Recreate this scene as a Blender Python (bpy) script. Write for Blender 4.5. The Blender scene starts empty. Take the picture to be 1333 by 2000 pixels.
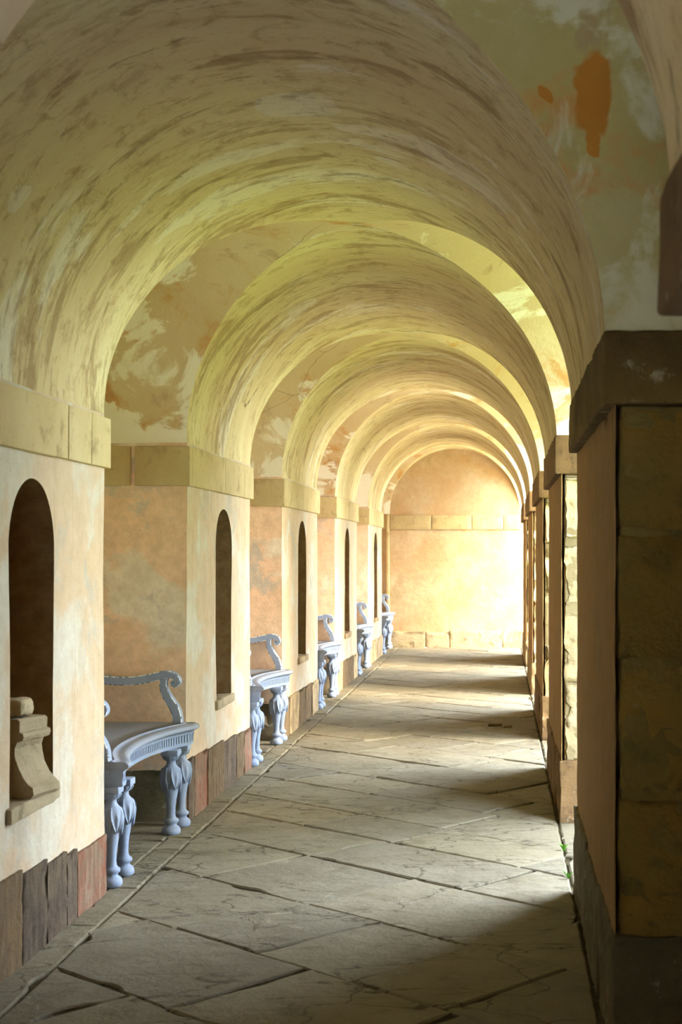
import bpy, math, random
from mathutils import Vector, noise, Matrix
C = bpy.context.scene.collection
SC = bpy.context.scene
# ------------------------------------------------------------------ units: everything is measured in eye heights
H = 1.35                       # m per eye height
F = 2.778                      # focal length in thousands of pixels
EYE = .985
def X(x): return x*H
def Z(z): return (z+EYE)*H     # z relative to the eye
def Y(v): return v*F*H         # v = 1000 / (pixels per eye height)
# ------------------------------------------------------------------ camera
cd = bpy.data.cameras.new('camera'); cam = bpy.data.objects.new('camera', cd); C.objects.link(cam)
cam.location = (0, 0, Z(0)); cam.rotation_euler = (math.pi/2, 0, 0)
cd.sensor_fit = 'VERTICAL'; cd.sensor_height = 36; cd.sensor_width = 24; cd.lens = 50.0
cd.shift_x = -.1557; cd.shift_y = .04; cd.clip_start = .05
cd.dof.use_dof = True; cd.dof.focus_distance = 8.0; cd.dof.aperture_fstop = 6.3
SC.camera = cam
# ------------------------------------------------------------------ light
SC.view_settings.view_transform = 'Standard'; SC.view_settings.look = 'None'
SC.view_settings.gamma = 1; SC.view_settings.use_curve_mapping = False
SC.view_settings.exposure = 0.75
w = bpy.data.worlds.new('sky'); SC.world = w; w.use_nodes = True
bg = w.node_tree.nodes['Background']; bg.inputs[0].default_value = (.80, .90, 1.0, 1); bg.inputs[1].default_value = 19.0
SUN_E, SUN_ANG = 10.0, 30
sd = bpy.data.lights.new('sun', 'SUN'); sun = bpy.data.objects.new('sun', sd); C.objects.link(sun)
sd.energy = SUN_E; sd.angle = math.radians(SUN_ANG); sd.color = (1, .80, .48)
sun.rotation_euler = Vector((-.80, .30, -.50)).to_track_quat('-Z', 'Y').to_euler()
SC.cycles.max_bounces = 12; SC.cycles.diffuse_bounces = 6; SC.cycles.glossy_bounces = 3
SC.cycles.sample_clamp_indirect = 6; SC.cycles.use_denoising = True; SC.cycles.caustics_reflective = False

# ------------------------------------------------------------------ plan of the arcade (v depths)
PF = [.62, 1.487, 2.353, 3.218, 4.10, 4.972]       # far edge of pier k
PN = [-.9, 1.0, 1.878, 2.70, 3.562, 4.447, 5.33]   # near edge of pier k; PN[6] is the end wall
XL, XR = -1.152, .207                              # vault springing
XC, R = (XL+XR)/2, (XR-XL)/2
ZS = .402
XOUT, XBACK = .80, -1.62

def wob(p, a=.006):
    return p + noise.noise_vector(p*1.7)*a + noise.noise_vector(p*6+Vector((9, 2, 4)))*a*.25

# ------------------------------------------------------------------ mesh builder
class MB:
    def __init__(s): s.v = []; s.f = []; s.uv = []; s.m = []; s.sm = []; s.tone = []
    def quad(s, a, b, c, d, m=0, sm=False, t=.5):
        i = len(s.v); s.v += [a, b, c, d]; s.uv += [(p[1], p[2]) for p in (a, b, c, d)]
        s.f.append((i, i+1, i+2, i+3)); s.m.append(m); s.sm.append(sm); s.tone.append(t)
    def poly(s, pts, m=0, t=.5, sm=False):
        i = len(s.v); s.v += pts; s.uv += [(p[0], p[1]) for p in pts]
        s.f.append(tuple(range(i, i+len(pts)))); s.m.append(m); s.sm.append(sm); s.tone.append(t)
    def grid(s, fn, nu, nv, m=0, sm=True, uvf=None, t=.5, flip=False):
        i0 = len(s.v)
        for i in range(nu+1):
            for j in range(nv+1):
                p = fn(i/nu, j/nv); s.v.append(p)
                s.uv.append(uvf(i/nu, j/nv) if uvf else (p[1], p[2]))
        for i in range(nu):
            for j in range(nv):
                a = i0+i*(nv+1)+j; q = (a, a+1, a+nv+2, a+nv+1)
                s.f.append(q[::-1] if flip else q); s.m.append(m); s.sm.append(sm); s.tone.append(t)
    def lathe(s, prof, n=24, ctr=(0, 0, 0), m=0):
        i0 = len(s.v)
        for r, z in prof:
            for k in range(n):
                a = 2*math.pi*k/n; s.v.append(Vector((ctr[0]+r*math.cos(a), ctr[1]+r*math.sin(a), ctr[2]+z))); s.uv.append((k/n, z))
        for i in range(len(prof)-1):
            for k in range(n):
                a = i0+i*n+k; b = i0+i*n+(k+1) % n
                s.f.append((a, b, b+n, a+n)); s.m.append(m); s.sm.append(True); s.tone.append(.5)
        for base, rev in ((i0, True), (i0+(len(prof)-1)*n, False)):
            f = tuple(base+k for k in range(n)); s.f.append(f[::-1] if rev else f); s.m.append(m); s.sm.append(False); s.tone.append(.5)
    def block(s, x0, x1, y0, y1, z0, z1, r=.012, amp=.0, step=.06, m=0, t=.5, seed=0, freq=9, sm=True, fine=0):
        """stone block: rounded box whose surface is worn by noise"""
        lo, hi = Vector((x0, y0, z0)), Vector((x1, y1, z1))
        r = min(r, (x1-x0)*.45, (y1-y0)*.45, (z1-z0)*.45)
        n = [max(1, min(60, round((hi[k]-lo[k])/step))) for k in range(3)]
        sv = Vector((seed*3.1, seed*1.7, seed*2.3))
        def samp(k, c):  # extra rings at the rounded rim
            a = [0, .3*r, r]; L = hi[k]-lo[k]
            mid = [r+(L-2*r)*i/n[k] for i in range(1, n[k])] if n[k] > 1 else []
            return a+mid+[L-r, L-.3*r, L]
        S = [samp(k, 0) for k in range(3)]
        def sh(p):
            q = Vector([min(max(p[k], lo[k]+r), hi[k]-r) for k in range(3)]); d = p-q
            if d.length < 1e-9: return p
            nn = d.normalized(); pos = q+nn*r
            if amp:
                e = -abs(noise.fractal(pos*freq+sv, .8, 2.1, 4))*amp
                e -= abs(noise.noise(pos*freq*.35+sv))*amp*1.2
                pos = pos+nn*e
            return pos
        for ax in range(3):
            u, w_ = (ax+1) % 3, (ax+2) % 3
            for side in (0, 1):
                i0 = len(s.v)
                for a in S[u]:
                    for b in S[w_]:
                        p = Vector((0, 0, 0)); p[ax] = hi[ax] if side else lo[ax]; p[u] = lo[u]+a; p[w_] = lo[w_]+b
                        s.v.append(sh(p)); s.uv.append((p[u], p[w_]))
                nb = len(S[w_])
                for i in range(len(S[u])-1):
                    for j in range(nb-1):
                        a = i0+i*nb+j; q = (a, a+nb, a+nb+1, a+1)
                        s.f.append(q if side else q[::-1]); s.m.append(m); s.sm.append(sm); s.tone.append(t)
    def build(s, name, mats, parent=None, weld=True, kind=None):
        me = bpy.data.meshes.new(name); me.from_pydata([tuple(p) for p in s.v], [], s.f)
        if not isinstance(mats, (list, tuple)): mats = [mats]
        for m in mats: me.materials.append(m)
        me.polygons.foreach_set('material_index', s.m); me.polygons.foreach_set('use_smooth', s.sm)
        ul = me.uv_layers.new(name='UVMap'); li = [l.vertex_index for l in me.loops]
        fl = []
        for i in li: fl += s.uv[i]
        ul.data.foreach_set('uv', fl)
        at = me.attributes.new('tone', 'FLOAT', 'FACE'); at.data.foreach_set('value', s.tone)
        if weld:
            import bmesh
            b = bmesh.new(); b.from_mesh(me); bmesh.ops.remove_doubles(b, verts=b.verts, dist=1e-5)
            b.to_mesh(me); b.free()
        me.update()
        o = bpy.data.objects.new(name, me); C.objects.link(o)
        if parent: o.parent = parent
        if kind: o['kind'] = kind
        return o
def tag(o, label, cat, group=None, kind=None):
    o['label'] = label; o['category'] = cat
    if group: o['group'] = group
    if kind: o['kind'] = kind
    return o
def empty(name, loc, label, cat, group=None):
    o = bpy.data.objects.new(name, None); C.objects.link(o); o.location = loc; o.empty_display_size = .1
    return tag(o, label, cat, group)
def copy_tree(o, parent=None):
    c = o.copy(); C.objects.link(c); c.parent = parent
    for ch in [k for k in bpy.data.objects if k.parent == o]: copy_tree(ch, c)
    return c

# ------------------------------------------------------------------ materials
class NT:
    def __init__(s, name, rough=.9):
        s.mat = bpy.data.materials.new(name); s.mat.use_nodes = True; s.t = s.mat.node_tree
        s.b = s.t.nodes['Principled BSDF']; s.b.inputs['Roughness'].default_value = rough
        s.b.inputs['Specular IOR Level'].default_value = .25
        s.tc = s.t.nodes.new('ShaderNodeTexCoord'); s.h = None
    def n(s, k): return s.t.nodes.new(k)
    def l(s, a, b): s.t.links.new(a, b)
    def vec(s, src='Object', sc=(1, 1, 1), loc=(0, 0, 0), rot=(0, 0, 0)):
        m = s.n('ShaderNodeMapping'); m.inputs['Scale'].default_value = sc; m.inputs['Location'].default_value = loc
        m.inputs['Rotation'].default_value = rot
        s.l(s.tc.outputs[src], m.inputs[0]); return m.outputs[0]
    def noise(s, v, scale, detail=5, rough=.55, dist=0):
        k = s.n('ShaderNodeTexNoise'); k.inputs['Scale'].default_value = scale; k.inputs['Detail'].default_value = detail
        k.inputs['Roughness'].default_value = rough; k.inputs['Distortion'].default_value = dist
        s.l(v, k.inputs['Vector']); return k.outputs['Fac']
    def voro(s, v, scale, feature='DISTANCE_TO_EDGE'):
        k = s.n('ShaderNodeTexVoronoi'); k.feature = feature; k.inputs['Scale'].default_value = scale; s.l(v, k.inputs['Vector'])
        return k.outputs['Distance']
    def band(s, f, a, b, lo=0., hi=1.):
        k = s.n('ShaderNodeMapRange'); k.inputs[1].default_value = a; k.inputs[2].default_value = b
        k.inputs[3].default_value = lo; k.inputs[4].default_value = hi; s.l(f, k.inputs[0]); return k.outputs[0]
    def math(s, op, a, b=None):
        k = s.n('ShaderNodeMath'); k.operation = op
        for i, x in enumerate((a, b)):
            if x is None: continue
            if isinstance(x, (int, float)): k.inputs[i].default_value = x
            else: s.l(x, k.inputs[i])
        return k.outputs[0]
    def mix(s, f, a, b, mode='MIX'):
        k = s.n('ShaderNodeMix'); k.data_type = 'RGBA'; k.blend_type = mode
        for i, x in ((0, f), (6, a), (7, b)):
            if isinstance(x, (int, float)): k.inputs[i].default_value = x
            elif isinstance(x, tuple): k.inputs[i].default_value = x+(1,) if len(x) == 3 else x
            else: s.l(x, k.inputs[i])
        return k.outputs[2]
    def attr(s, name):
        k = s.n('ShaderNodeAttribute'); k.attribute_name = name; return k.outputs['Fac']
    def bump(s, h, strength, dist=.01):
        k = s.n('ShaderNodeBump'); k.inputs['Strength'].default_value = strength; k.inputs['Distance'].default_value = dist
        s.l(h, k.inputs['Height'])
        if s.h is not None: s.l(s.h, k.inputs['Normal'])
        s.h = k.outputs[0]
    def done(s, col):
        s.l(col, s.b.inputs['Base Color'])
        if s.h is not None: s.l(s.h, s.b.inputs['Normal'])
        return s.mat
def distort(N, v, scale=2., amt=.25):
    k = N.n('ShaderNodeTexNoise'); k.inputs['Scale'].default_value = scale; k.inputs['Detail'].default_value = 4; N.l(v, k.inputs['Vector'])
    a = N.n('ShaderNodeVectorMath'); a.operation = 'MULTIPLY_ADD'; N.l(k.outputs['Color'], a.inputs[0]); a.inputs[1].default_value = (amt,)*3
    N.l(v, a.inputs[2]); return a.outputs[0]

def wall_plaster(name, warm, warm2, pale, grey, cover=.5, streak=0., soft=.07):
    N = NT(name, .92); v = N.vec()
    c = N.mix(N.band(N.noise(v, 1.3, 4), .35, .65), warm, warm2)
    n1 = N.noise(v, 1.9, 9, .62, .4); m1 = N.band(n1, cover-soft+.07, cover+soft)
    c = N.mix(m1, c, pale)
    n2 = N.noise(N.vec(loc=(5, 3, 1)), 2.7, 10, .68, .3); m2 = N.band(n2, .55, .62)
    c = N.mix(N.math('MULTIPLY', m2, .8), c, grey)
    if streak:
        vs = N.vec(sc=(9, 9, .7), loc=(2, 2, 2)); ms = N.band(N.noise(vs, 2.2, 6, .6, .2), .55, .72)
        c = N.mix(N.math('MULTIPLY', ms, streak), c, (warm[0]*.55, warm[1]*.5, warm[2]*.42))
    sp = N.noise(v, 60, 4, .7); c = N.mix(N.band(sp, .62, .72, 0, .35), c, (.2, .14, .08))
    sp2 = N.noise(N.vec(loc=(3, 3, 3)), 14, 6, .7); c = N.mix(N.band(sp2, .35, .68, 0, .4), c, (.35, .25, .14))
    N.bump(N.math('MULTIPLY', n1, 1.), .25, .03); N.bump(N.noise(v, 45, 8, .7), .5, .006); N.bump(N.noise(v, 7, 4), .35, .02)
    return N.done(c)
def vault_plaster(name, base, tan, pale, brown, dark):
    """lime plaster trowelled round the arch: marks are stretched along u"""
    N = NT(name, .9); v = N.vec()
    vu = distort(N, N.vec('UV', (.6, 2.6, 1)), 1.2, .6)
    c = N.mix(N.band(N.noise(vu, 1.0, 5), .35, .66), base, tan)
    a = N.noise(distort(N, N.vec('UV', (.9, 2.4, 1), (3, 1, 0)), 1.5, .6), 1.1, 9, .62); c = N.mix(N.band(a, .58, .61), c, pale)
    for p_, r_ in (((X(-.486), Y(1.237), Z(1.08)), .14), ((X(-1.041), Y(1.11), Z(.771)), .055), ((X(-.80), Y(2.07), Z(.98)), .09), ((X(-.62), Y(2.2), Z(1.05)), .07)):
        k = N.n('ShaderNodeVectorMath'); k.operation = 'DISTANCE'; N.l(distort(N, v, 6., .10), k.inputs[0]); k.inputs[1].default_value = tuple(q+.05 for q in p_)
        pm = N.band(k.outputs['Value'], r_*.95, r_*1.0, 1, 0); c = N.mix(N.math('MULTIPLY', pm, .8), c, pale); N.bump(pm, .4, -.006)
    b = N.noise(distort(N, N.vec('UV', (1.2, 4.2, 1), (7, 2, 0)), 1.6, .7), 1.1, 10, .70); mb = N.band(b, .54, .60)
    c = N.mix(N.math('MULTIPLY', mb, .6), c, brown)
    d = N.noise(distort(N, N.vec('UV', (1.8, 7.5, 1), (1, 9, 0)), 2.6, .8), 1.3, 10, .75); md = N.band(d, .59, .62)
    c = N.mix(N.math('MULTIPLY', md, .5), c, dark)
    b2 = N.noise(distort(N, N.vec('UV', (3, 10, 1), (5, 5, 0)), 3, .8), 1.2, 10, .78); region = N.band(N.noise(N.vec('UV', (.7, 1.8, 1), (4, 4, 0)), 1.0, 5), .44, .60)
    c = N.mix(N.math('MULTIPLY', N.math('MULTIPLY', N.band(b2, .50, .60), region), .6), c, brown)
    b3 = N.noise(distort(N, N.vec(loc=(3, 3, 3)), 5, .3), 9, 9, .75); c = N.mix(N.band(b3, .52, .64, 0, .5), c, brown)
    sp = N.noise(v, 70, 3, .7); c = N.mix(N.band(sp, .63, .72, 0, .35), c, dark)
    cr = N.voro(distort(N, N.vec('UV', (.35, 1.4, 1), (2, 5, 0)), 2.2, .25), 1.1); mc = N.band(cr, .0, .004, 1, 0)
    gate = N.band(N.noise(N.vec('UV', (.7, 1, 1)), 1.1, 2), .52, .6)
    c = N.mix(N.math('MULTIPLY', N.math('MULTIPLY', mc, gate), .85), c, dark)
    N.bump(a, .3, .03); N.bump(b, .35, .02); N.bump(md, -.3, .01); N.bump(N.noise(v, 40, 8, .7), .4, .005)
    return N.done(c)
def lunette_plaster(name, stain=False):
    N = NT(name, .92); v = N.vec(); A, B_ = ((.42, .35, .12), (.50, .44, .21)) if stain else ((.56, .43, .25), (.62, .51, .33))
    c = N.mix(N.band(N.noise(v, 1.6, 5), .38, .62), A, B_)
    n3 = N.noise(N.vec(loc=(8, 1, 3)), 3.1, 9, .66, .5); c = N.mix(N.band(n3, .56, .66, 0, .8), c, (.52, .26, .07))
    n4 = N.noise(N.vec(loc=(2, 7, 3)), 3.7, 9, .66, .5); c = N.mix(N.band(n4, .58, .68, 0, .7), c, (.34, .20, .13))
    # lime wash survives in patches, mostly low down by the springing
    sep = N.n('ShaderNodeSeparateXYZ'); N.l(N.tc.outputs['Object'], sep.inputs[0])
    zz = N.band(sep.outputs[2], Z(.40), Z(.95), .13, -.06); xx = N.band(sep.outputs[0], X(-.3), X(.2), 0, .06)
    n1 = N.noise(v, 2.1, 9, .62, .8); s1 = N.math('ADD', N.math('ADD', n1, zz), xx); m1 = N.band(s1, .515, .58) if stain else N.band(s1, .535, .575)
    c = N.mix(m1, c, (.58, .55, .34) if stain else (.80, .77, .67))
    cr = N.voro(distort(N, N.vec(sc=(1, 1, 1), loc=(2, 5, 1)), 2.2, .22), 1.1); mc = N.band(cr, .0, .0035, 1, 0)
    gate = N.band(N.noise(N.vec(loc=(1, 1, 1)), 1.4, 2), .5, .58)
    c = N.mix(N.math('MULTIPLY', N.math('MULTIPLY', mc, gate), .8), c, (.12, .07, .04))
    if stain:
        dv = distort(N, v, 7., .12)
        def blob(p, r, zs=.5):
            q = N.n('ShaderNodeVectorMath'); q.operation = 'MULTIPLY'; N.l(dv, q.inputs[0]); q.inputs[1].default_value = (1, zs, zs)
            k = N.n('ShaderNodeVectorMath'); k.operation = 'DISTANCE'; N.l(q.outputs[0], k.inputs[0]); k.inputs[1].default_value = (p[0]+.06, (p[1]+.06)*zs, (p[2]+.06)*zs)
            return N.band(k.outputs['Value'], r*.85, r*1.0, 1, 0)
        P = [((X(.172), Y(.952), Z(.855)), .055), ((X(.172), Y(.964), Z(.765)), .022), ((X(.085), Y(.955), Z(.86)), .010)]
        f = None
        for p, r in P:
            k = blob(p, r); f = k if f is None else N.math('MAXIMUM', f, k)
        c = N.mix(N.math('MULTIPLY', f, .93), c, N.mix(N.noise(v, 8, 4), (.50, .20, .02), (.38, .14, .015)))
    N.bump(m1, .25, .006); N.bump(N.noise(v, 38, 8, .75), .6, .006); N.bump(n3, .3, .02)
    return N.done(c)
def stone(name, a, b, dk, bumpy=1., lich=None, sc=1., streak=0.):
    N = NT(name, .93); v = N.vec(); tone = N.attr('tone')
    c = N.mix(N.band(N.noise(v, 4*sc, 6, .6), .35, .65), a, b)
    c = N.mix(1.0, c, N.mix(tone, (.72, .70, .68), (1.22, 1.2, 1.16)), 'MULTIPLY')
    n2 = N.noise(N.vec(loc=(4, 4, 1)), 9*sc, 9, .7, .3); c = N.mix(N.band(n2, .54, .68, 0, .75), c, dk)
    if lich: 
        n3 = N.noise(N.vec(loc=(1, 6, 2)), 11*sc, 7, .7); c = N.mix(N.band(n3, .6, .68, 0, .8), c, lich)
    if streak:
        c = N.mix(N.band(N.noise(N.vec(loc=(7, 7, 7)), 6, 8, .68, .6), .45, .58, 0, .65), c, (.17, .125, .08))
        vs = N.vec(sc=(6, 6, .8), loc=(2, 1, 2)); m_ = N.noise(vs, 5, 8, .7, .3)
        c = N.mix(N.band(m_, .5, .6, 0, streak), c, dk); c = N.mix(N.band(m_, .42, .36, 0, streak), c, (a[0]*.6+.18, a[1]*.6+.14, a[2]*.6+.09))
    sp = N.noise(v, 90, 4, .7); c = N.mix(N.band(sp, .6, .72, 0, .4), c, (dk[0]*.5, dk[1]*.5, dk[2]*.5))
    N.bump(n2, .5*bumpy, .02); N.bump(N.noise(v, 35, 9, .75), .7*bumpy, .01)
    return N.done(c)
M = {}
M['wall'] = wall_plaster('ochre_wall_plaster', (.84, .58, .40), (.82, .62, .45), (.80, .72, .60), (.50, .49, .46), .56)
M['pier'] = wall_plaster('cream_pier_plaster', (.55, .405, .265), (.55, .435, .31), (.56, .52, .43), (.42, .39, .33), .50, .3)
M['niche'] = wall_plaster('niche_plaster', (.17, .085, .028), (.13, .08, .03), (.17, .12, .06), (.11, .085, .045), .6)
M['end'] = wall_plaster('end_wall_plaster', (.48, .31, .16), (.50, .34, .19), (.54, .43, .29), (.40, .31, .18), .50, 0., .16)
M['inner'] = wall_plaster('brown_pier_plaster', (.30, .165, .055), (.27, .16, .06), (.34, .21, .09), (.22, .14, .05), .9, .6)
M['vault'] = vault_plaster('vault_plaster', (.62, .54, .31), (.54, .42, .23), (.66, .60, .46), (.24, .14, .055), (.09, .05, .025))
M['lunette'] = lunette_plaster('lunette_plaster'); M['lunette_s'] = lunette_plaster('stained_lunette_plaster', True)
M['impost'] = stone('cream_limestone', (.54, .44, .25), (.48, .38, .20), (.28, .20, .09), .7)
M['impost_r'] = stone('brown_weathered_stone', (.24, .15, .07), (.17, .105, .05), (.05, .032, .018), 1., (.45, .38, .28))
M['rough'] = stone('rough_limestone', (.52, .40, .22), (.60, .50, .33), (.20, .14, .07), 1.5, (.58, .54, .44))
M['mortar'] = stone('lime_mortar', (.40, .33, .2), (.32, .26, .15), (.2, .15, .08)); M['mortar_d'] = stone('mossy_mortar', (.27, .19, .055), (.20, .15, .045), (.10, .09, .03))
M['plinth_m'] = stone('mossy_stone', (.21, .18, .12), (.13, .12, .07), (.05, .05, .025), 1.2, (.42, .44, .38))
M['rough_d'] = stone('ochre_mossy_rubble', (.40, .25, .05), (.30, .23, .07), (.09, .09, .03), 2.0, (.42, .40, .26), .7)
M['impost_d'] = stone('blackened_stone', (.20, .13, .04), (.07, .045, .015), (.02, .014, .006), 1., (.42, .36, .22), .7)
M['pl_red'] = stone('red_sandstone', (.25, .085, .05), (.24, .13, .08), (.30, .22, .16), 1.3, streak=.6)
M['pl_dark'] = stone('dark_purple_stone', (.10, .075, .06), (.14, .10, .07), (.04, .03, .022), 1.4, (.26, .23, .17), streak=.6)
M['pl_brown'] = stone('brown_stone', (.22, .145, .075), (.18, .12, .065), (.07, .045, .022), 1.4, streak=.6)
M['pl_cream'] = stone('buff_stone', (.50, .38, .22), (.44, .32, .18), (.2, .14, .08), .9, streak=.6)
M['fragment'] = stone('grey_carved_stone', (.46, .38, .25), (.38, .31, .20), (.13, .09, .05), 1.)
def paving():
    N = NT('flagstone', .9); v = N.vec(); tone = N.attr('tone')
    c = N.mix(N.band(N.noise(v, 2.3, 6, .6), .36, .64), (.185, .165, .115), (.225, .205, .155))
    c = N.mix(1., c, N.mix(tone, (.86, .86, .88), (1.12, 1.10, 1.06)), 'MULTIPLY')
    n2 = N.noise(N.vec(loc=(4, 4, 1)), 5, 9, .7, .5); c = N.mix(N.band(n2, .52, .68, 0, .6), c, (.10, .08, .042))
    n3 = N.noise(N.vec(loc=(9, 2, 1)), 7, 9, .72, .8); c = N.mix(N.band(n3, .58, .66, 0, .5), c, (.30, .27, .20))
    sp = N.noise(v, 110, 3, .7); c = N.mix(N.band(sp, .6, .7, 0, .5), c, (.1, .08, .05))
    cr = N.voro(distort(N, N.vec(sc=(1.0, 1.5, 1), rot=(0, 0, .5)), 3.2, .5), 1.5); mc = N.band(cr, .0, .012, 1, 0)
    gate = N.band(N.noise(N.vec(loc=(3, 1, 1)), 1.7, 2), .42, .5); f = N.math('MULTIPLY', mc, gate)
    cr2 = N.voro(distort(N, N.vec(sc=(.7, 2.6, 1), rot=(0, 0, -.35), loc=(1, 1, 0)), 4, .4), 1.6); g2 = N.band(N.noise(N.vec(loc=(6, 1, 1)), 2.3, 3), .48, .54)
    f = N.math('MAXIMUM', f, N.math('MULTIPLY', N.band(cr2, .0, .016, 1, 0), g2))
    c = N.mix(N.math('MULTIPLY', f, .9), c, (.05, .04, .025))
    N.bump(N.band(n3, .5, .64), .45, .008); N.bump(f, -1., .015); N.bump(N.noise(v, 9, 8, .65), .5, .025); N.bump(N.noise(v, 60, 6, .7), .4, .004)
    return N.done(c)
M['flag'] = paving()
M['joint'] = stone('dusty_joint', (.13, .11, .06), (.06, .05, .025), (.03, .024, .012), 1.5, (.30, .27, .17), 2.)
def paint():
    N = NT('blue_grey_paint', .55); v = N.vec()
    c = N.mix(N.band(N.noise(v, 6, 5), .35, .65), (.23, .29, .42), (.28, .33, .43))
    c = N.mix(N.band(N.noise(v, 26, 7, .7), .58, .7, 0, .5), c, (.19, .23, .31))
    c = N.mix(N.band(N.noise(v, 70, 4, .7), .62, .7, 0, .5), c, (.46, .50, .56))
    N.bump(N.noise(v, 50, 6, .7), .3, .003); return N.done(c)
M['paint'] = paint()
def worn_edge():
    N = NT('chipped_paint_edge', .6); v = N.vec()
    c = N.mix(N.band(N.noise(v, 55, 2, .5), .44, .5), (.16, .19, .25), (.82, .84, .88)); return N.done(c)
M['edge'] = worn_edge()
def seat_paint():
    N = NT('worn_seat_paint', .5); v = N.vec(sc=(1, .35, 1))
    c = N.mix(N.band(N.noise(v, 9, 6, .6), .35, .65), (.21, .25, .34), (.26, .28, .33))
    c = N.mix(N.band(N.noise(v, 30, 6, .7), .55, .7, 0, .5), c, (.17, .18, .20))
    N.bump(N.noise(v, 30, 6, .7), .3, .003); return N.done(c)
M['seat'] = seat_paint()
def simple(name, c, r=.9):
    N = NT(name, r); v = N.vec()
    return N.done(N.mix(N.band(N.noise(v, 8, 5), .35, .65), c, (c[0]*.7, c[1]*.75, c[2]*.7)))
M['absorber'] = simple('dark_absorber', (.04, .028, .015)); M['bounce_gravel'] = simple('buff_bounce_gravel', (.62, .52, .34)); M['grass'] = simple('lawn_grass', (.24, .27, .05)); M['leaf'] = simple('green_leaf', (.16, .42, .05), .5); M['dry'] = simple('dry_leaf', (.12, .07, .03))
M['yew'] = simple('yew_foliage', (.035, .06, .018)); M['outer'] = stone('facade_stone', (.45, .38, .25), (.4, .33, .2), (.2, .16, .1), 1.)

# ------------------------------------------------------------------ vault
def P(x, v, z): return wob(Vector((X(x), Y(v), Z(z))))
ceil = MB()
def barrel(v0, v1, m=0):
    L = Y(v1)-Y(v0)
    def fn(i, j):
        a = math.pi*i; return P(XC-R*math.cos(a), v0+(v1-v0)*j, ZS+R*math.sin(a))
    def uvf(i, j): return (math.pi*i*R*H, Y(v0)+L*j)
    ceil.grid(fn, 72, max(6, int(L/.12)), m, True, uvf)
def groin(v0, v1, m=0, ml=1, mr=1, zend=0):
    vc, hv = (v0+v1)/2, (v1-v0)/2
    sh = lambda q: math.sin(q*math.pi/2)
    n = 30
    def side(sgn, m_):      # cross vault running out through the side
        def fn(i, j):
            t = sh(i); q = sh(2*j-1); vv = t*q
            return P(XC+sgn*R*t, vc+hv*vv, ZS+R*math.sqrt(max(0, 1-vv*vv)))
        def uvf(i, j):
            t = sh(i); q = sh(2*j-1); return (math.asin(max(-1, min(1, t*q)))*.9, sgn*R*t*H)
        ceil.grid(fn, n, n, m_, True, uvf, flip=sgn > 0)
    def main(sgn):
        def fn(i, j):
            t = sh(i); q = sh(2*j-1); u = t*q
            return P(XC+R*u, vc+sgn*hv*t, ZS+R*math.sqrt(max(0, 1-u*u)))
        def uvf(i, j):
            t = sh(i); q = sh(2*j-1); return ((math.asin(max(-1, min(1, t*q)))+math.pi/2)*R*H, Y(vc+sgn*hv*t))
        ceil.grid(fn, n, n, m, True, uvf, flip=sgn < 0)
    side(-1, ml); side(1, mr); main(-1); main(1)
    for x0, x1, m_ in ((XBACK, XL, ml), (XR, XOUT, mr)):
        def fn(i, j):
            q = sh(2*j-1); return P(x0+(x1-x0)*i, vc+hv*q, ZS+R*math.sqrt(max(0, 1-q*q)))
        def uvf(i, j):
            q = sh(2*j-1); return (math.asin(max(-1, min(1, q)))*.9, X(x0+(x1-x0)*i))
        ceil.grid(fn, 6, n, m_, True, uvf)
for k in range(6):
    barrel(PN[k], PF[k])
    groin(PF[k], PN[k+1], 0, 1, 2 if k == 0 else 1)
ceil.build('ceiling', [M['vault'], M['lunette'], M['lunette_s']], weld=False, kind='structure')
roof = MB(); roof.block(X(XBACK-.2), X(XOUT+.1), Y(-.95), Y(5.5), Z(1.13), Z(1.25), .01, 0, 4)
roof.build('roof', M['outer'], kind='structure')

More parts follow.
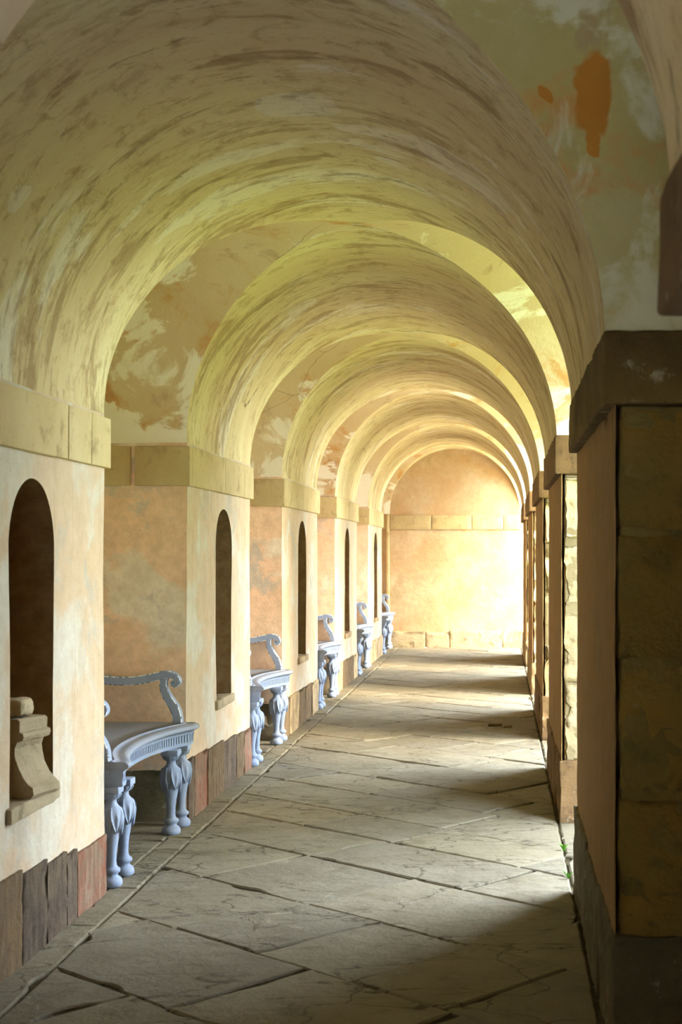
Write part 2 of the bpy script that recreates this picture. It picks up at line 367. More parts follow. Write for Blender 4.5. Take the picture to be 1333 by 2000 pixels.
# ------------------------------------------------------------------ left wall
def flat(mb, a, b, c, d, m=0, step=.12):
    a, b, c, d = map(Vector, (a, b, c, d))
    nu = max(1, int((b-a).length/step)); nv = max(1, int((d-a).length/step))
    mb.grid(lambda i, j: wob(a.lerp(b, i).lerp(d.lerp(c, i), j)), nu, nv, m, True)
NZ0, NZS, NR = -.60, .02, .165      # niche sill, spring and radius (eye heights)
XW = -1.152
def left_pier(k):
    v0, v1 = PN[k], PF[k]; g = .012/F/1.0
    y0, y1 = Y(v0)-.0, Y(v1)
    yc = (y0+y1)/2+.06; r = NR*H; xw = X(XW)
    zb, zt = Z(-.99), Z(ZS); mb = MB()
    if k == 0:
        flat(mb, (xw, y0, zb), (xw, y1, zb), (xw, y1, zt), (xw, y0, zt), 0)
    else:
        flat(mb, (xw, y0, zb), (xw, yc-r, zb), (xw, yc-r, zt), (xw, y0, zt), 0)
        flat(mb, (xw, yc+r, zb), (xw, y1, zb), (xw, y1, zt), (xw, yc+r, zt), 0)
        n = 28
        def yy(i): return yc-r*math.cos(math.pi*i)
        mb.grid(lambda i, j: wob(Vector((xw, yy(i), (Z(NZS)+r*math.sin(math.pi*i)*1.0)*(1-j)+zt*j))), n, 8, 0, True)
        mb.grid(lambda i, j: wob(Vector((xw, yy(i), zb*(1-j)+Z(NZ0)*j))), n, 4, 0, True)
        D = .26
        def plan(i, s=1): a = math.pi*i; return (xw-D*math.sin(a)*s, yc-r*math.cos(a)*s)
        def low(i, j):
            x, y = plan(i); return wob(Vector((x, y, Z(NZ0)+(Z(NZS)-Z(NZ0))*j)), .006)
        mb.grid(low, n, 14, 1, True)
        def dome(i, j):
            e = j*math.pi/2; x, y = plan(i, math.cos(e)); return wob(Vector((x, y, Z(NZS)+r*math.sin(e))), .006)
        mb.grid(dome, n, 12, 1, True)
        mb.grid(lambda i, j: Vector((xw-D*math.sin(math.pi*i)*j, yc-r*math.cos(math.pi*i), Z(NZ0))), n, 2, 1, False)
    # returns into the recesses
    xb = X(XBACK)
    if k > 0: flat(mb, (xb, y0, zb), (xw, y0, zb), (xw, y0, zt), (xb, y0, zt), 2)
    flat(mb, (xw, y1, zb), (xb, y1, zb), (xb, y1, zt), (xw, y1, zt), 2)
    out = mb.build('wall_left', [M['pier'], M['niche'], M['wall']], weld=False, kind='structure')
    # back of the recess beyond this pier, up to its arch
    mb = MB()
    v2 = PN[k+1]; vc, hv = (v1+v2)/2, (v2-v1)/2
    def back(i, j):
        q = math.sin((2*i-1)*math.pi/2); z = Z(ZS)+R*H*math.sqrt(max(0, 1-q*q))
        return wob(Vector((xb, Y(vc+hv*q), zb*(1-j)+z*j)))
    mb.grid(back, 24, 30, 0, True)
    mb.build('wall_left', [M['wall']], weld=False, kind='structure')
    return out, yc, r
niches = {}
for k in range(6):
    o, yc, r = left_pier(k); niches[k] = (yc, r)
ow = MB(); ow.block(X(XBACK)-.35, X(XBACK)-.07, Y(-.95), Y(5.5), -.2, Z(1.2), .01, 0, 4)
ow.build('wall_left', M['outer'], kind='structure')
# niche sills
for k in range(1, 6):
    yc, r = niches[k]; s = MB()
    s.block(X(XW)-.20, X(XW)+.022, yc-r-.035, yc+r+.03, Z(NZ0)-.05, Z(NZ0)+.006, .01, .006, .04, seed=k, t=.4)
    s.build('trim_%d' % (10+k), M['fragment'] if k < 3 else M['pl_cream'], kind='structure')
# imposts: cream blocks
rnd = random.Random(4)
for k in range(7):
    s = MB(); zb, zt = Z(.245), Z(.392); o = .02*H*.9
    if k < 6:
        y0, y1 = (Y(PN[k])-o if k else Y(PN[0])), Y(PF[k])+o
        L = y1-y0; cuts = [y0]+([y0+.07] if k > 1 else [])+[y0+L*f for f in ((.5, .82) if k else (.35, .6, .8, .92))]+[y1]
        if k == 1: cuts = [y0, y0+L*.3, y0+L*.71, y0+L*.86, y1]
        for a, b in zip(cuts, cuts[1:]):
            s.block(X(-1.34), X(-1.135), a+.0015, b-.0015, zb, zt, .006, .003, .08, t=.35+.4*rnd.random(), seed=k)
        if k: s.block(X(XBACK), X(-1.355), Y(PN[k])-o*.35, Y(PN[k])+.1, zb, zt, .006, .003, .08, t=.6, seed=k+9)
        s.block(X(XBACK), X(-1.345), Y(PF[k])-.1, Y(PF[k])+o*.6, zb, zt, .006, .003, .08, t=.5, seed=k+9)
        # back of recess
        s.block(X(XBACK)-.05, X(XBACK)+.02, Y(PF[k]), Y(PN[k+1]), zb, zt, .006, .003, .08, t=.5)
    else:
        ye = Y(PN[6])
        for a, b, t in ((XBACK, -1.165, .35), (-1.15, -.72, .25), (-.715, -.30, .5), (-.297, .03, .6), (.033, .215, .45)):
            s.block(X(a), X(b), ye-o*(.7 if a < -1.16 else 1.1), ye+.05, zb, zt, .006, .004, .08, t=t)
    s.build('trim_%d' % (k+1), M['impost'], kind='structure')
# plinth stones along the left wall
base = MB(); mats = [M['pl_red'], M['pl_dark'], M['pl_brown'], M['pl_cream'], M['plinth_m'], M['fragment']]
def plinth_run(k, cuts, cols, htn, htf):
    y0, y1 = Y(PN[k]), Y(PF[k])
    n = len(cols); pos = [y0+(y1-y0)*c for c in cuts]
    for i in range(n):
        f = (cuts[i]+cuts[i+1])/2; ht = (htn+(htf-htn)*f)*H+rnd.uniform(-.003, .003)
        base.block(X(-1.3), X(-1.140)-rnd.uniform(0, .004), pos[i]+.0005, pos[i+1]-.0005, -.03, Z(-1)+ht, .004, .006, .03, m=cols[i], t=rnd.uniform(.3, .7), seed=i+k*7, freq=11)
plinth_run(0, [0, .3, .6, .8, 1], [1, 2, 1, 2], .3, .27)
plinth_run(1, [0, .14, .32, .46, .60, .72, .79, 1], [2, 1, 2, 1, 1, 1, 0], .29, .175)
plinth_run(2, [0, .08, .26, .50, .72, .86, 1], [1, 0, 2, 1, 2, 0], .245, .20)
plinth_run(3, [0, .16, .4, .6, .8, 1], [2, 3, 2, 2, 3], .22, .21)
plinth_run(4, [0, .3, .55, .8, 1], [3, 2, 2, 3], .22, .20)
plinth_run(5, [0, .3, .6, 1], [3, 3, 3], .22, .20)
for k in range(6):
    y1, y2 = Y(PF[k]), Y(PN[k+1]); m = (4, 4, 3, 3, 3, 3)[k] if k < 3 else 3
    zt = Z(-1)+.20*H
    if k < 5: base.block(X(XBACK), X(-1.16), y2-.012, y2+.05, -.02, zt+.01, .008, .012, .05, m=4 if k < 3 else 5, t=.5, seed=k)
    base.block(X(XBACK), X(-1.16), y1-.05, y1+.012, -.02, zt, .008, .012, .05, m=m, t=.5, seed=k+5)
    base.block(X(XBACK)-.05, X(XBACK)+.015, y1, y2, -.02, zt, .008, .012, .05, m=m, t=.5, seed=k+8)
base.build('baseboard_left', mats, kind='structure')

# ------------------------------------------------------------------ end wall
ye = Y(PN[6]); e = MB()
flat(e, (X(XBACK), ye+.012, 0), (X(XOUT), ye+.012, 0), (X(XOUT), ye+.012, Z(1.13)), (X(XBACK), ye+.012, Z(1.13)), 0, .1)
flat(e, (X(-1.15), ye, 0), (X(XOUT), ye, 0), (X(XOUT), ye, Z(1.13)), (X(-1.15), ye, Z(1.13)), 0, .1)
e.build('wall_back', [M['end']], weld=False, kind='structure')
e = MB()
for a, b, m, h in ((-1.62, -1.16, 5, .16), (-1.15, -.78, 5, .185), (-.775, -.53, 5, .18), (-.525, .02, 5, .195), (.025, .235, 3, .19)):
    e.block(X(a), X(b), ye-.016, ye+.05, -.02, Z(-1)+h*H, .008, .01, .05, m=m, t=.6, seed=int(a*10))
e.build('baseboard_back', mats, kind='structure')
e = MB(); e.block(X(-1.19), X(-1.152), ye-.03, ye+.02, 0, Z(.40), .012, .004, .08, t=.6); e.build('trim_8', M['impost'], kind='structure')
e = MB(); flat(e, (X(XBACK), Y(-.9), 0), (X(XOUT), Y(-.9), 0), (X(XOUT), Y(-.9), Z(1.13)), (X(XBACK), Y(-.9), Z(1.13)), 0, .3)
e.build('wall_front', [M['absorber']], kind='structure')  # unseen behind the camera, coloured very dark to absorb stray light

# ------------------------------------------------------------------ right: outer face of the arcade with its openings
fc = MB(); xo = X(XOUT)
for k in range(6):
    flat(fc, (xo, Y(PN[k]), Z(.4)), (xo, Y(PF[k]), Z(.4)), (xo, Y(PF[k]), Z(1.13)), (xo, Y(PN[k]), Z(1.13)), 0, .3)
    vc, hv = (PF[k]+PN[k+1])/2, (PN[k+1]-PF[k])/2
    def fn(i, j):
        q = math.sin((2*i-1)*math.pi/2); z = Z(ZS)+R*H*math.sqrt(max(0, 1-q*q))
        return Vector((xo, Y(vc+hv*q), z*(1-j)+Z(1.13)*j))
    fc.grid(fn, 24, 3, 0, False)
fc.build('wall_right', M['outer'], weld=False, kind='structure')
PIER_L = ['massive rough stone pier beside the camera with dark mossy plinth and blackened top block',
          'second stone pier, its narrow sunlit rubble edge above a broken rust-brown base stone',
          'third stone pier down the passage with evenly coursed pale sunlit blocks',
          'fourth stone pier, thin and golden, showing a pale speckled base',
          'last slim golden stone pier before the end wall']
def right_pier(k):
    v0, v1 = PN[k], PF[k]; y0, y1 = Y(v0), Y(v1)
    if k == 0:
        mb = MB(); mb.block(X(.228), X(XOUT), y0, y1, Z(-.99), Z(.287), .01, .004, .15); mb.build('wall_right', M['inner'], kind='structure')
        mb = MB(); mb.block(X(.190), X(XOUT)+.02, y0, y1+.02, Z(.287), Z(.436), .01, .006, .1, t=.3); mb.build('trim_9', M['impost_r'], kind='structure')
        return
    c = Vector((X(.5), (y0+y1)/2, 0)); root = empty('stone_pier', c, PIER_L[k-1], 'pier', 'stone piers along the open side')
    def fin(mb, name, mats):
        o = mb.build(name, mats, root, weld=True); o.matrix_parent_inverse = Matrix.Translation(-c); return o
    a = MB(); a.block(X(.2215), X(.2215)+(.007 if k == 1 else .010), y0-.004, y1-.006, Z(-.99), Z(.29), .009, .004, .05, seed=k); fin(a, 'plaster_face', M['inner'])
    s = MB(); zs = [-.78, -.474, -.214, .04, .289]; rr = random.Random(k*5)
    st = .03 if k < 3 else .05
    for i in range(4):
        za, zb = Z(zs[i])+rr.uniform(-.02, .02)*(i > 0)*(k > 1), Z(zs[i+1])+.0
        d = rr.uniform(-.012, .012)
        ymid = (y0+y1)/2
        split = X(.228)+(X(XOUT)-X(.228))*rr.uniform(.3, .5)
        for (xa, xb) in ((X(.2215)+(.006 if k == 1 else .009), split-.003), (split+.003, X(XOUT)-.01)):
            s.block(xa, xb, y0-.012+d, ymid, za+.003, zb-.003, .012, .034 if k > 1 else .022, st, t=rr.uniform(.2, .8), seed=k*10+i, freq=8)
            s.block(xa, xb, ymid, y1+.008, za+.006, zb-.006, .022, .022, .06, t=rr.uniform(.2, .8), seed=k*10+i+5, freq=7)
    s.block(X(.236), X(XOUT)-.05, y0+.010, y1-.010, Z(-.95), Z(.289), .01, 0, .5, m=1)
    fin(s, 'shaft', [M['rough_d'] if k == 1 else M['rough'], M['mortar_d'] if k == 1 else M['mortar']])
    t = MB(); cut = X(.198)+.75*(X(.82)-X(.198))
    t.block(X(.198), cut, y0-.028, y1+.026, Z(.288), Z(.434), .010, .006, .035, t=.4, seed=k)
    t.block(cut+.004, X(.82), y0-.024, y1+.022, Z(.288), Z(.434), .010, .010, .06, t=.5, seed=k+3)
    fin(t, 'impost', M['impost_d'] if k == 1 else M['impost_r'])
    b = MB(); ht = Z(-1)+(.262, .245, .25, .24, .24)[k-1]*H
    L = y1-y0
    b.block(X(.213), X(.83), y0-.03, y0+L*.3, -.02, ht, .014, .016, .035, t=.4, seed=k+20)
    for q0, q1 in ((.3, .62), (.62, 1)):
        b.block(X(.211), X(.5), y0+L*q0+.003, y0+L*q1+(.025 if q1 == 1 else 0), -.02, ht+rnd.uniform(-.02, .01), .012, .012, .05, t=.4, seed=k+23)
        b.block(X(.5), X(.83), y0+L*q0+.003, y0+L*q1+(.025 if q1 == 1 else 0), -.02, ht, .012, .012, .08, t=.4, seed=k+24)
    fin(b, 'plinth', M['plinth_m'] if k == 1 else (M['impost_r'] if k < 4 else M['pl_cream']))
for k in range(6): right_pier(k)

# ------------------------------------------------------------------ floor
FZ = .0
fl = MB(); rf = random.Random(11)
def clip(poly, ax, val, keep_less):
    out = []
    for i in range(len(poly)):
        a, b = poly[i], poly[(i+1) % len(poly)]
        ia = (a[ax] <= val) == keep_less; ib = (b[ax] <= val) == keep_less
        if ia: out.append(a)
        if ia != ib:
            t = (val-a[ax])/(b[ax]-a[ax]); out.append((a[0]+(b[0]-a[0])*t, a[1]+(b[1]-a[1])*t))
    return out
def slab(poly, gap=.0035, jag=.005):
    if len(poly) < 3: return
    ar = abs(sum(poly[i][0]*poly[(i+1) % len(poly)][1]-poly[(i+1) % len(poly)][0]*poly[i][1] for i in range(len(poly))))/2
    if ar < .004: return
    cx = sum(p[0] for p in poly)/len(poly); cy = sum(p[1] for p in poly)/len(poly)
    step = .045 if cy < 12 else .09
    pts = []
    for i in range(len(poly)):
        a = Vector((*poly[i], 0)); b = Vector((*poly[(i+1) % len(poly)], 0)); L = (b-a).length
        if L < 1e-4: continue
        n = max(1, int(L/step)); nr = Vector((-(b-a).y, (b-a).x, 0)).normalized()
        if nr.dot(Vector((cx, cy, 0))-(a+b)/2) < 0: nr = -nr
        for j in range(n):
            p = a.lerp(b, j/n); pts.append((p, nr))
    tx, ty = rf.uniform(-.005, .005), rf.uniform(-.005, .005); z0 = FZ+rf.uniform(-.003, .003); t = rf.random()
    sd_ = Vector((rf.random()*50, 0, 0))
    def ring(ins, dz):
        o = []
        for p, nr in pts:
            j = max(-.3, noise.noise(p*9+sd_)+.35*noise.noise(p*25))*jag
            chip = max(0, noise.noise(p*4+sd_)-.42)*.10
            q = p+nr*(gap+ins+j+chip)
            o.append(Vector((q.x, q.y, z0+dz+tx*(q.x-cx)+ty*(q.y-cy)+.003*noise.noise(q*2.5))))
        return o
    r0, r1, r2 = ring(0, -.035), ring(.0, -.006), ring(.007, 0)
    n = len(pts)
    for A, B in ((r0, r1), (r1, r2)):
        for i in range(n):
            fl.poly([A[i], A[(i+1) % n], B[(i+1) % n], B[i]], 0, t)
    fl.poly(r2, 0, t)
xa, xb = X(-1.065), X(.213); ya, yb = -1.5, Y(PN[6])
def lozenge():
    c45 = math.cos(math.radians(42)); s45 = math.sin(math.radians(42))
    # rows run along d=(c,-s) (to the right and towards us), stacked along n=(s,c)
    row = -6.0
    while row < 18:
        wdt = rf.uniform(.38, .58); t = -16.+rf.uniform(0, .6)
        while t < 16:
            L = rf.uniform(.4, .95)
            sk = rf.uniform(-.03, .03)
            pl = [(t, row), (t+L, row), (t+L+sk, row+wdt), (t+0, row+wdt)]
            pw = [(a*c45+b*s45, -a*s45+b*c45) for a, b in pl]
            for ax, val, kl in ((0, xb-.004, True), (0, xa+.004, False), (1, yb, True), (1, ya, False)):
                pw = clip(pw, ax, val, kl)
                if len(pw) < 3: break
            else: slab(pw)
            t += L
        row += wdt
lozenge()
def strip(x0, x1, y0, y1, lo, hi):
    y = y0
    while y < y1-.02:
        L = rf.uniform(lo, hi); e_ = min(y1, y+L)
        if y1-e_ < .12: e_ = y1
        slab([(x0, y), (x1, y), (x1, e_), (x0, e_)]); y = e_
strip(X(-1.155), X(-1.065), ya, yb, .25, .7)
for k in range(6):
    if k < 6:
        strip(X(XBACK), X(-1.155), Y(PF[k])+.012, Y(PN[k+1])-.012, .16, .4)
        strip(X(.213), X(.52), Y(PF[k])+.02, Y(PN[k+1])-.03, .3, .7)
        strip(X(.52), X(.86), Y(PF[k])+.02, Y(PN[k+1])-.03, .3, .7)
fl.poly([Vector((X(XBACK), ya, FZ-.012)), Vector((X(.86), ya, FZ-.012)), Vector((X(.86), yb+.1, FZ-.012)), Vector((X(XBACK), yb+.1, FZ-.012))], 1, .5)
fl.build('floor', [M['flag'], M['joint']], weld=False, kind='structure')
lw = MB(); lw.quad(Vector((X(.86), -30, -.12)), Vector((60, -30, -.12)), Vector((60, 60, -.12)), Vector((X(.86), 60, -.12)))
lw.build('lawn', M['grass'], kind='structure')

bounce_strip = MB(); bounce_strip.quad(*[Vector(p) for p in ((X(.86), 10.5, -.1), (7.5, 10.5, -.1), (7.5, 26, -.1), (X(.86), 26, -.1))])
bounce_strip.build('path', M['bounce_gravel'], kind='structure')  # unseen strip added to bounce warm light into the far bays

# ------------------------------------------------------------------ benches
def px(xp, yp, s=543.): return ((xp-978)/s*H, H*(1-(yp-1080)/s)-.015*H)      # a point of the end arm, read in its own plane
BY = Y(1.678); BL = .665
def make_bench(label):
    root = empty('garden_bench', (0, BY, 0), label, 'bench', 'carved grey benches along the passage')
    def fin(mb, name, mats, par=root):
        o = mb.build(name, mats, par, weld=True); return o
    zt = Z(-.612); th = .034
    # plan of the front edge, t in -1..1 along the bench
    def front(t, off=0):
        a = abs(t)
        if a > .98: d = 0.
        else: d = 0.
        e_ = X(-1.092); m_ = X(-1.172)
        s_ = min(1, (a/.90)); k_ = s_**2.2
        return m_+(e_-m_)*k_+off
    xb_ = X(-1.53); N_ = 48
    s = MB()
    prof = [(-.030, -.006), (-.012, -.0015), (0, -.006), (.010, -.014), (.012, -.022), (.006, -.030), (-.012, -.034), (-.040, -.035)]
    pf = [(-.06, 0.)]+prof
    def nos(i, j):
        t = 2*i-1; k_ = min(len(pf)-1, int(round(j*(len(pf)-1)))); o_, z_ = pf[k_]
        return Vector((front(t, o_-.010), t*BL, zt+z_))
    s.grid(nos, N_, len(pf)-1, 0, True, flip=True)
    s.grid(lambda i, j: Vector((xb_+(front(2*i-1, -.07)-xb_)*j, (2*i-1)*BL, zt+.0)), N_, 6, 0, True)
    s.grid(lambda i, j: Vector((xb_+(front(2*i-1, -.05)-xb_)*j, (2*i-1)*BL, zt-.035)), N_, 2, 0, True, flip=True)
    for sg in (-1, 1):   # the ends, returned mouldings
        for (o0, z0), (o1, z1) in zip(pf[:-1], pf[1:]):
            yy = sg*BL
            s.quad(Vector((front(1, o0-.01), yy, zt+z0)), Vector((front(1, o1-.01), yy, zt+z1)), Vector((xb_, yy, zt+z1)), Vector((xb_, yy, zt+z0)))
    fin(s, 'seat', M['seat'])
    # apron: bead moulding above a fluted frieze
    a = MB(); z1 = zt-.034; z2 = z1-.016; z3 = z2-.040; z4 = z3-.012
    YI = BL-.012
    a.grid(lambda i, j: Vector((front(2*i-1, -.014-.012*math.sin(math.pi*j/2)), (2*i-1)*YI, z1+(z2-z1)*j)), N_, 4, 0, True, flip=True)
    nf = 58
    for i in range(nf*2):
        t0 = -1+2*i/(nf*2); t1 = -1+2*(i+1)/(nf*2); d = 0 if i % 2 else -.009
        a.quad(Vector((front(t0, -.030+d), t0*YI, z3+.004)), Vector((front(t1, -.030+d), t1*YI, z3+.004)), Vector((front(t1, -.030+d), t1*YI, z2-.002)), Vector((front(t0, -.030+d), t0*YI, z2-.002)))
        tt = t1; a.quad(Vector((front(tt, -.030), tt*YI, z3+.004)), Vector((front(tt, -.039), tt*YI, z3+.004)), Vector((front(tt, -.039), tt*YI, z2-.002)), Vector((front(tt, -.030), tt*YI, z2-.002)))
    a.grid(lambda i, j: Vector((front(2*i-1, -.030+(-.03 if j > .5 else .0)), (2*i-1)*YI, z2+.001 if j < 9 else 0)), N_, 1, 0, False)
    pr = [(-.030, z3+.004), (-.024, z3), (-.026, z4), (-.05, z4)]
    a.grid(lambda i, j: Vector((front(2*i-1, pr[round(j*3)][0]), (2*i-1)*YI, pr[round(j*3)][1])), N_, 3, 0, False, flip=True)
    for sg in (-1, 1):
        yy = sg*YI; a.quad(Vector((front(1, -.028), yy, z4)), Vector((xb_+.05, yy, z4)), Vector((xb_+.05, yy, z1)), Vector((front(1, -.022), yy, z1)))
    fin(a, 'apron', M['paint'])
    # arms: flat scrolled plates
    rail = [(146, 1326, 17), (190, 1327.5, 17), (215, 1330, 17), (245, 1331.5, 17), (275, 1328.5, 17), (300, 1323, 17), (318, 1318.8, 16.5), (331, 1318, 15), (341, 1322, 12.5), (346.5, 1329, 11), (346, 1336.5, 9.5), (341, 1340, 8), (335.5, 1338, 6.5), (333.5, 1333.5, 5), (336, 1330, 3.5), (339, 1329.3, 2)]
    up = [(322, 1320, 14), (318.5, 1328, 13), (317, 1338, 14), (318.5, 1348, 15), (323, 1359, 16), (330, 1370, 17), (337, 1380, 18), (342, 1390, 18), (344.5, 1401, 18.5), (345.5, 1416, 19)]
    def smooth(L, it=2):
        for _ in range(it):
            o_ = [L[0]]
            for p, q in zip(L, L[1:]): o_ += [tuple(.75*a_+.25*b_ for a_, b_ in zip(p, q)), tuple(.25*a_+.75*b_ for a_, b_ in zip(p, q))]
            L = o_+[L[-1]]
        return L
    def plate(mb, path, yc, T=.022, yo=0.):
        path = smooth(path); pts = []
        for i, (x_, y_, w_) in enumerate(path):
            p0 = path[max(0, i-1)]; p1 = path[min(len(path)-1, i+1)]; dx, dy = p1[0]-p0[0], p1[1]-p0[1]; l_ = math.hypot(dx, dy)
            nx, ny = -dy/l_, dx/l_
            pts.append([px(x_+nx*w_/2*k_, y_+ny*w_/2*k_) for k_ in (-1, -.80, .80, 1)])
        yf, ybk = yc-T+yo, yc+T-yo; ei = .004
        sec = lambda q: [Vector((q[0][0], ybk, q[0][1])), Vector((q[0][0], yf+ei, q[0][1])), Vector((q[1][0], yf, q[1][1])), Vector((q[2][0], yf, q[2][1])), Vector((q[3][0], yf+ei, q[3][1])), Vector((q[3][0], ybk, q[3][1]))]
        S_ = [sec(q) for q in pts]
        for A, B in zip(S_, S_[1:]):
            for j, m_ in enumerate((0, 1, 0, 1, 0)): mb.quad(A[j], A[j+1], B[j+1], B[j], m_, False)
            mb.quad(A[5], A[0], B[0], B[5], 0)
        for e_ in (S_[0], S_[-1]): mb.poly(list(e_), 0)
    for sg in (-1, 1):
        ar = MB(); yc = sg*(BL-.023)
        plate(ar, rail, yc); plate(ar, up, yc, yo=.001)
        fin(ar, 'arm', [M['paint'], M['edge']])
    bk = MB()   # back: top rail and three splats between the arms, against the recess wall
    zr = px(150, 1326)[1]
    bk.block(xb_+.0, xb_+.045, -BL+.06, BL-.06, zr-.025, zr+.022, .008, 0, .1)
    for q in (-.5, 0, .5): bk.block(xb_+.005, xb_+.035, q*BL-.035, q*BL+.035, zt-.005, zr-.02, .008, 0, .1)
    fin(bk, 'backrest', M['paint'])
    # legs
    zl = z4
    prof = [(0.0445*k_, z_) for k_, z_ in ((.80, 0), (.96, .008), (1.0, .020), (.96, .032), (.80, .042), (.62, .047), (.58, .054), (.66, .062), (.78, .066), (.80, .074), (.78, .080), (.62, .085), (.50, .093), (.45, .110), (.46, .14), (.55, .18), (.72, .225), (.88, .26), (.99, .29), (1.03, .31), (.98, .33), (.82, .348), (.60, .360), (.50, .368), (.47, .380), (.50, .388), (.66, .392), (.86, .408), (.90, .414))]
    def leg(x_, y_, small=1.):
        lg = MB(); sc = zl/(.414+.030)
        pr_ = [(r_, z_*sc) for r_, z_ in prof]
        lg.lathe(pr_, 28, (x_, y_, FZ*.9))
        top = .414*sc+FZ*.9
        lg.block(x_-.040, x_+.040, y_-.040, y_+.040, top-.001, zl, .004, 0, .2)
        for k_ in range(14):   # fluted capital
            an = 2*math.pi*k_/14
            lg.grid(lambda i, j: Vector((x_+(.030+.012*i+.003*math.sin(math.pi*i))*math.cos(an+(j-.5)*.28), y_+(.030+.012*i+.003*math.sin(math.pi*i))*math.sin(an+(j-.5)*.28), FZ*.9+sc*(.388+.024*i))), 3, 2, 0, True)
        o = fin(lg, 'leg', M['paint'])
        # acanthus leaves carved round the belly
        lf = MB()
        def rad(z_):
            for (ra, za), (rb, zb_) in zip(pr_, pr_[1:]):
                if za <= z_ <= zb_: return ra+(rb-ra)*(z_-za)/max(1e-6, zb_-za)
            return pr_[-1][0]
        for k_ in range(4):
            an = -math.pi/4+math.pi/2*k_
            for lobe, (da, z_hi, z_lo, wd) in enumerate(((0, .354, .236, .62), (.785, .352, .222, .34))):
                def fn(i, j):
                    z_ = (z_hi+(z_lo-z_hi)*i)*sc; wv = wd*max(0., math.sin(math.pi*(.22+.78*i)))**.55*(1-.45*i)
                    q = 2*j-1; rim = max(abs(q)**4, (1-i)**6); cen = (.9 if lobe == 0 else .5)*math.exp(-(q*3.2)**2)*min(1, max(0, i-.12)*4)*max(0, 1-abs(i-.45)*1.6)
                    o_ = .001+.0065*max(rim, cen)+.005*i*i-(.0015 if lobe else 0)
                    if i in (0, 1): o_ = .001 if i == 0 else .004
                    r_ = rad(z_)+o_; aa = an+da+q*wv
                    return Vector((x_+r_*math.cos(aa), y_+r_*math.sin(aa), FZ*.9+z_))
                lf.grid(fn, 12, 16, 0, True)
                def edge(i, j):    # side walls of the leaf, down to the belly
                    p = fn(i, 0); c_ = Vector((x_, y_, p.z)); return p.lerp(c_+(p-c_).normalized()*(rad(p.z-FZ*.9)-.001), j)
                lf.grid(edge, 12, 1, 0, True)
                def edge2(i, j):
                    p = fn(i, 1); c_ = Vector((x_, y_, p.z)); return p.lerp(c_+(p-c_).normalized()*(rad(p.z-FZ*.9)-.001), j)
                lf.grid(edge2, 12, 1, 0, True)
        fin(lf, 'leaf_carving', M['paint'], o)
    xf = X(-1.150)
    leg(xf, BL-.042); leg(xf-.004, BL-.240); leg(xf, -BL+.042); leg(xf-.004, -BL+.240)
    leg(X(-1.50), BL-.10); leg(X(-1.50), -BL+.10)
    return root
BENCH_L = ['large blue-grey scroll-armed bench in the first recess, beside the red plinth stone',
           'blue-grey scroll-armed bench in the second recess, just beyond the large bench',
           'pale lilac-grey scroll-armed bench in the third recess along the passage',
           'small pale grey scroll-armed bench in the fourth recess, one before the end wall',
           'smallest grey scroll-armed bench, in the last recess against the end wall']
b0 = make_bench(BENCH_L[0])
ctr = [1.678, 2.5265, 3.390, 4.2735, 5.151]
for i in range(1, 5):
    b = copy_tree(b0); b.location.y = Y(ctr[i]); b['label'] = BENCH_L[i]
    if i > 0: b.scale.y = .955

# ------------------------------------------------------------------ carved fragments in the first niche
yc, r = niches[1]
NS = Z(NZ0)+.006
root = MB()
prof = [(-.10, 0), (.085, 0), (.098, .012), (.095, .035), (.078, .048), (.058, .07), (.040, .105), (.030, .14), (.028, .165), (.034, .180), (.036, .186), (.058, .192), (.062, .204), (.058, .216), (.046, .220), (.048, .255), (.040, .262)]
def bracket(mb, cx, cy, rot, wd):
    n = len(prof)-1; cr, sr = math.cos(rot), math.sin(rot)
    def T(x_, y_, z_):
        p = Vector((cx+x_*cr-y_*sr, cy+x_*sr+y_*cr, NS+z_)); return p+noise.noise_vector(p*22)*.004
    pr = prof[1:]
    mb.grid(lambda i, j: T(pr[round(i*(len(pr)-1))][0], (j-.5)*wd, pr[round(i*(len(pr)-1))][1]*.98), len(pr)-1, 10, 0, False)
    mb.grid(lambda i, j: T(-.08, (j-.5)*wd, .257*i), 6, 10, 0, False)
    for e_ in (0, 1):
        mb.grid(lambda i, j: T(-.08+(pr[round(i*(len(pr)-1))][0]+.08)*j, (e_-.5)*wd, pr[round(i*(len(pr)-1))][1]*.98), len(pr)-1, 4, 0, False)
    mb.poly([T(-.08, -.5*wd, .257), T(.04, -.5*wd, .257), T(.04, .5*wd, .257), T(-.08, .5*wd, .257)])
bracket(root, X(XW)-.045, yc+.02, -.25, .16)
o = root.build('carved_bracket', M['fragment'])
tag(o, 'weathered moulded stone bracket with flared foot standing in the first niche', 'stone carving')
bl = MB(); bl.block(X(XW)-.125, X(XW)-.012, yc-.055, yc+.075, NS+.258, NS+.325, .022, .012, .015, seed=3, t=.7)
tag(bl.build('stone_block', M['fragment']), 'small worn stone block resting on top of the carved bracket', 'stone block')

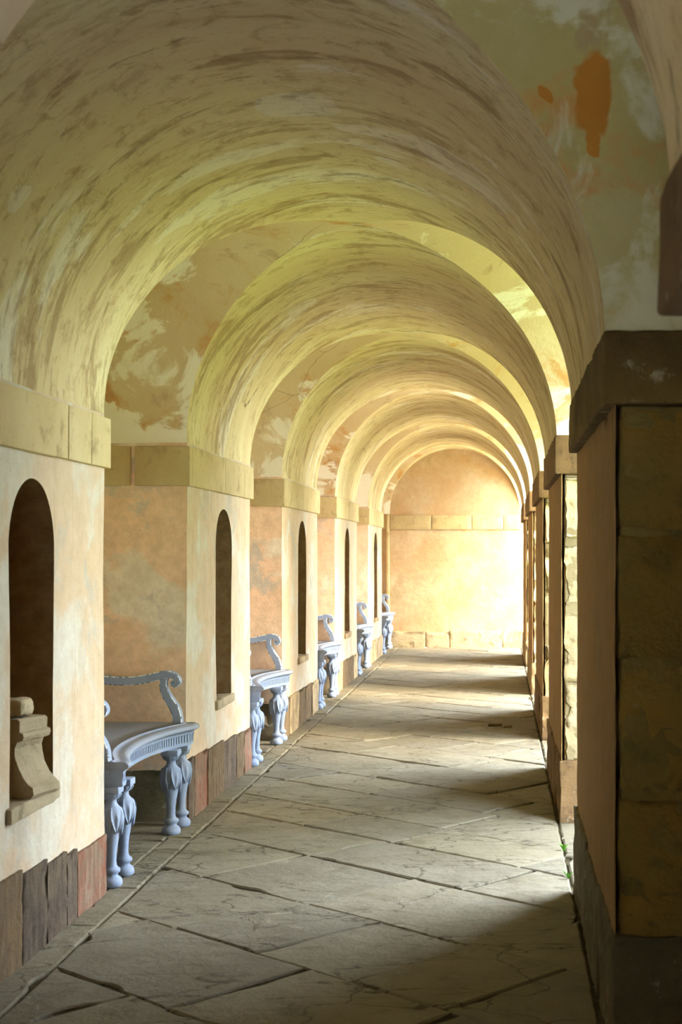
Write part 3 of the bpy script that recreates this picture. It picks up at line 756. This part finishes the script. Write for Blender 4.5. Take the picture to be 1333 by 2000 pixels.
# ------------------------------------------------------------------ weed and litter on the floor
def ground(xp, yp): s_ = (yp-1080)/(EYE-FZ/H); return Vector(((xp-978)/s_*H, F*H*1000/s_, FZ))
rr = random.Random(2)
for (a_, b_, n, lab) in ((1102, 1662, 12, 'tiny bright green weed in the paving joint beside the plinth of the second pier'), (1111, 1716, 6, 'smaller weed tuft nearer the mossy plinth of the massive pier')):
    g = ground(a_, b_); wd = MB()
    for i in range(n):
        an = rr.uniform(0, 6.3); L = rr.uniform(.012, .026); d = Vector((math.cos(an), math.sin(an), 0)); s_ = Vector((-d.y, d.x, 0))*L*.3
        base_ = g+Vector((rr.uniform(-.003, .003), rr.uniform(-.003, .003), -.004)); tip = base_+d*L+Vector((0, 0, .02+L*.8)); mid = base_.lerp(tip, .55)+Vector((0, 0, .006))
        wd.poly([base_, mid+s_, tip, mid-s_])
        wd.poly([base_+Vector((0, 0, .001)), mid-s_+Vector((0, 0, .001)), tip, mid+s_+Vector((0, 0, .001))])
    tag(wd.build('weed_plant', M['leaf'], weld=False), lab, 'weed')
for (a_, b_, L, lab) in ((968, 1417, .055, 'larger dark flat stone chip lying on the shaded paving'), (993, 1421, .035, 'smaller dark stone chip beside the larger chip on the paving')):
    g = ground(a_, b_); c_ = MB(); c_.block(g.x-L, g.x+L, g.y-.035, g.y+.035, FZ-.002, FZ+.016, .007, .008, .012, seed=int(a_))
    tag(c_.build('stone_chip', M['dry']), lab, 'stone chip')

# ------------------------------------------------------------------ outside: unseen foliage added to shade the near bays
def crown(name, c, rad_, seed, mat, label, cat, kind=None):
    m = MB(); c = Vector(c); sv = Vector((seed, 0, 0))
    def fn(i, j):
        th = math.pi*j; ph = 2*math.pi*i; d = Vector((math.sin(th)*math.cos(ph), math.sin(th)*math.sin(ph), math.cos(th)))
        k_ = 1+.25*noise.noise(d*2+sv)+.16*noise.noise(d*7+sv)+.10*noise.noise(d*19+sv)
        return c+Vector((d.x*rad_[0], d.y*rad_[1], d.z*rad_[2]))*k_
    m.grid(fn, 64, 40, 0, False, flip=True)
    return m
hd = MB(); hd.block(1.125, 1.6, -6.5, 4.15, -.14, 4.6, .10, .03, .12, seed=5, freq=3)  # added out of view to close off daylight at the first opening
tag(hd.build('shade_hedge', M['yew'], kind='stuff'), 'dense dark green foliage screen added out of view to shade the first opening', 'shade_hedge')
for i, (cx, cy, cz, rx, ry, rz) in enumerate(((8.6, 3.4, 5.2, 2.4, 3.9, 3.4),)):  # added out of view, placed to block sun and sky from the near bays
    m = crown('shade_tree', (cx, cy, cz), (rx, ry, rz), i*7, M['yew'], '', '')
    root = empty('shade_tree', (cx, cy, -.12), 'broad dark leafy mass on a trunk, added out of view to shade the first bays', 'shade_tree')
    o = m.build('crown', M['yew'], root); o.matrix_parent_inverse = Matrix.Translation(-root.location)
    t = MB(); t.lathe([(.34, 0), (.26, .4), (.22, 1.5), (.2, 3.)], 16, (cx, cy, -.13)); o = t.build('trunk', M['dry'], root); o.matrix_parent_inverse = Matrix.Translation(-root.location)
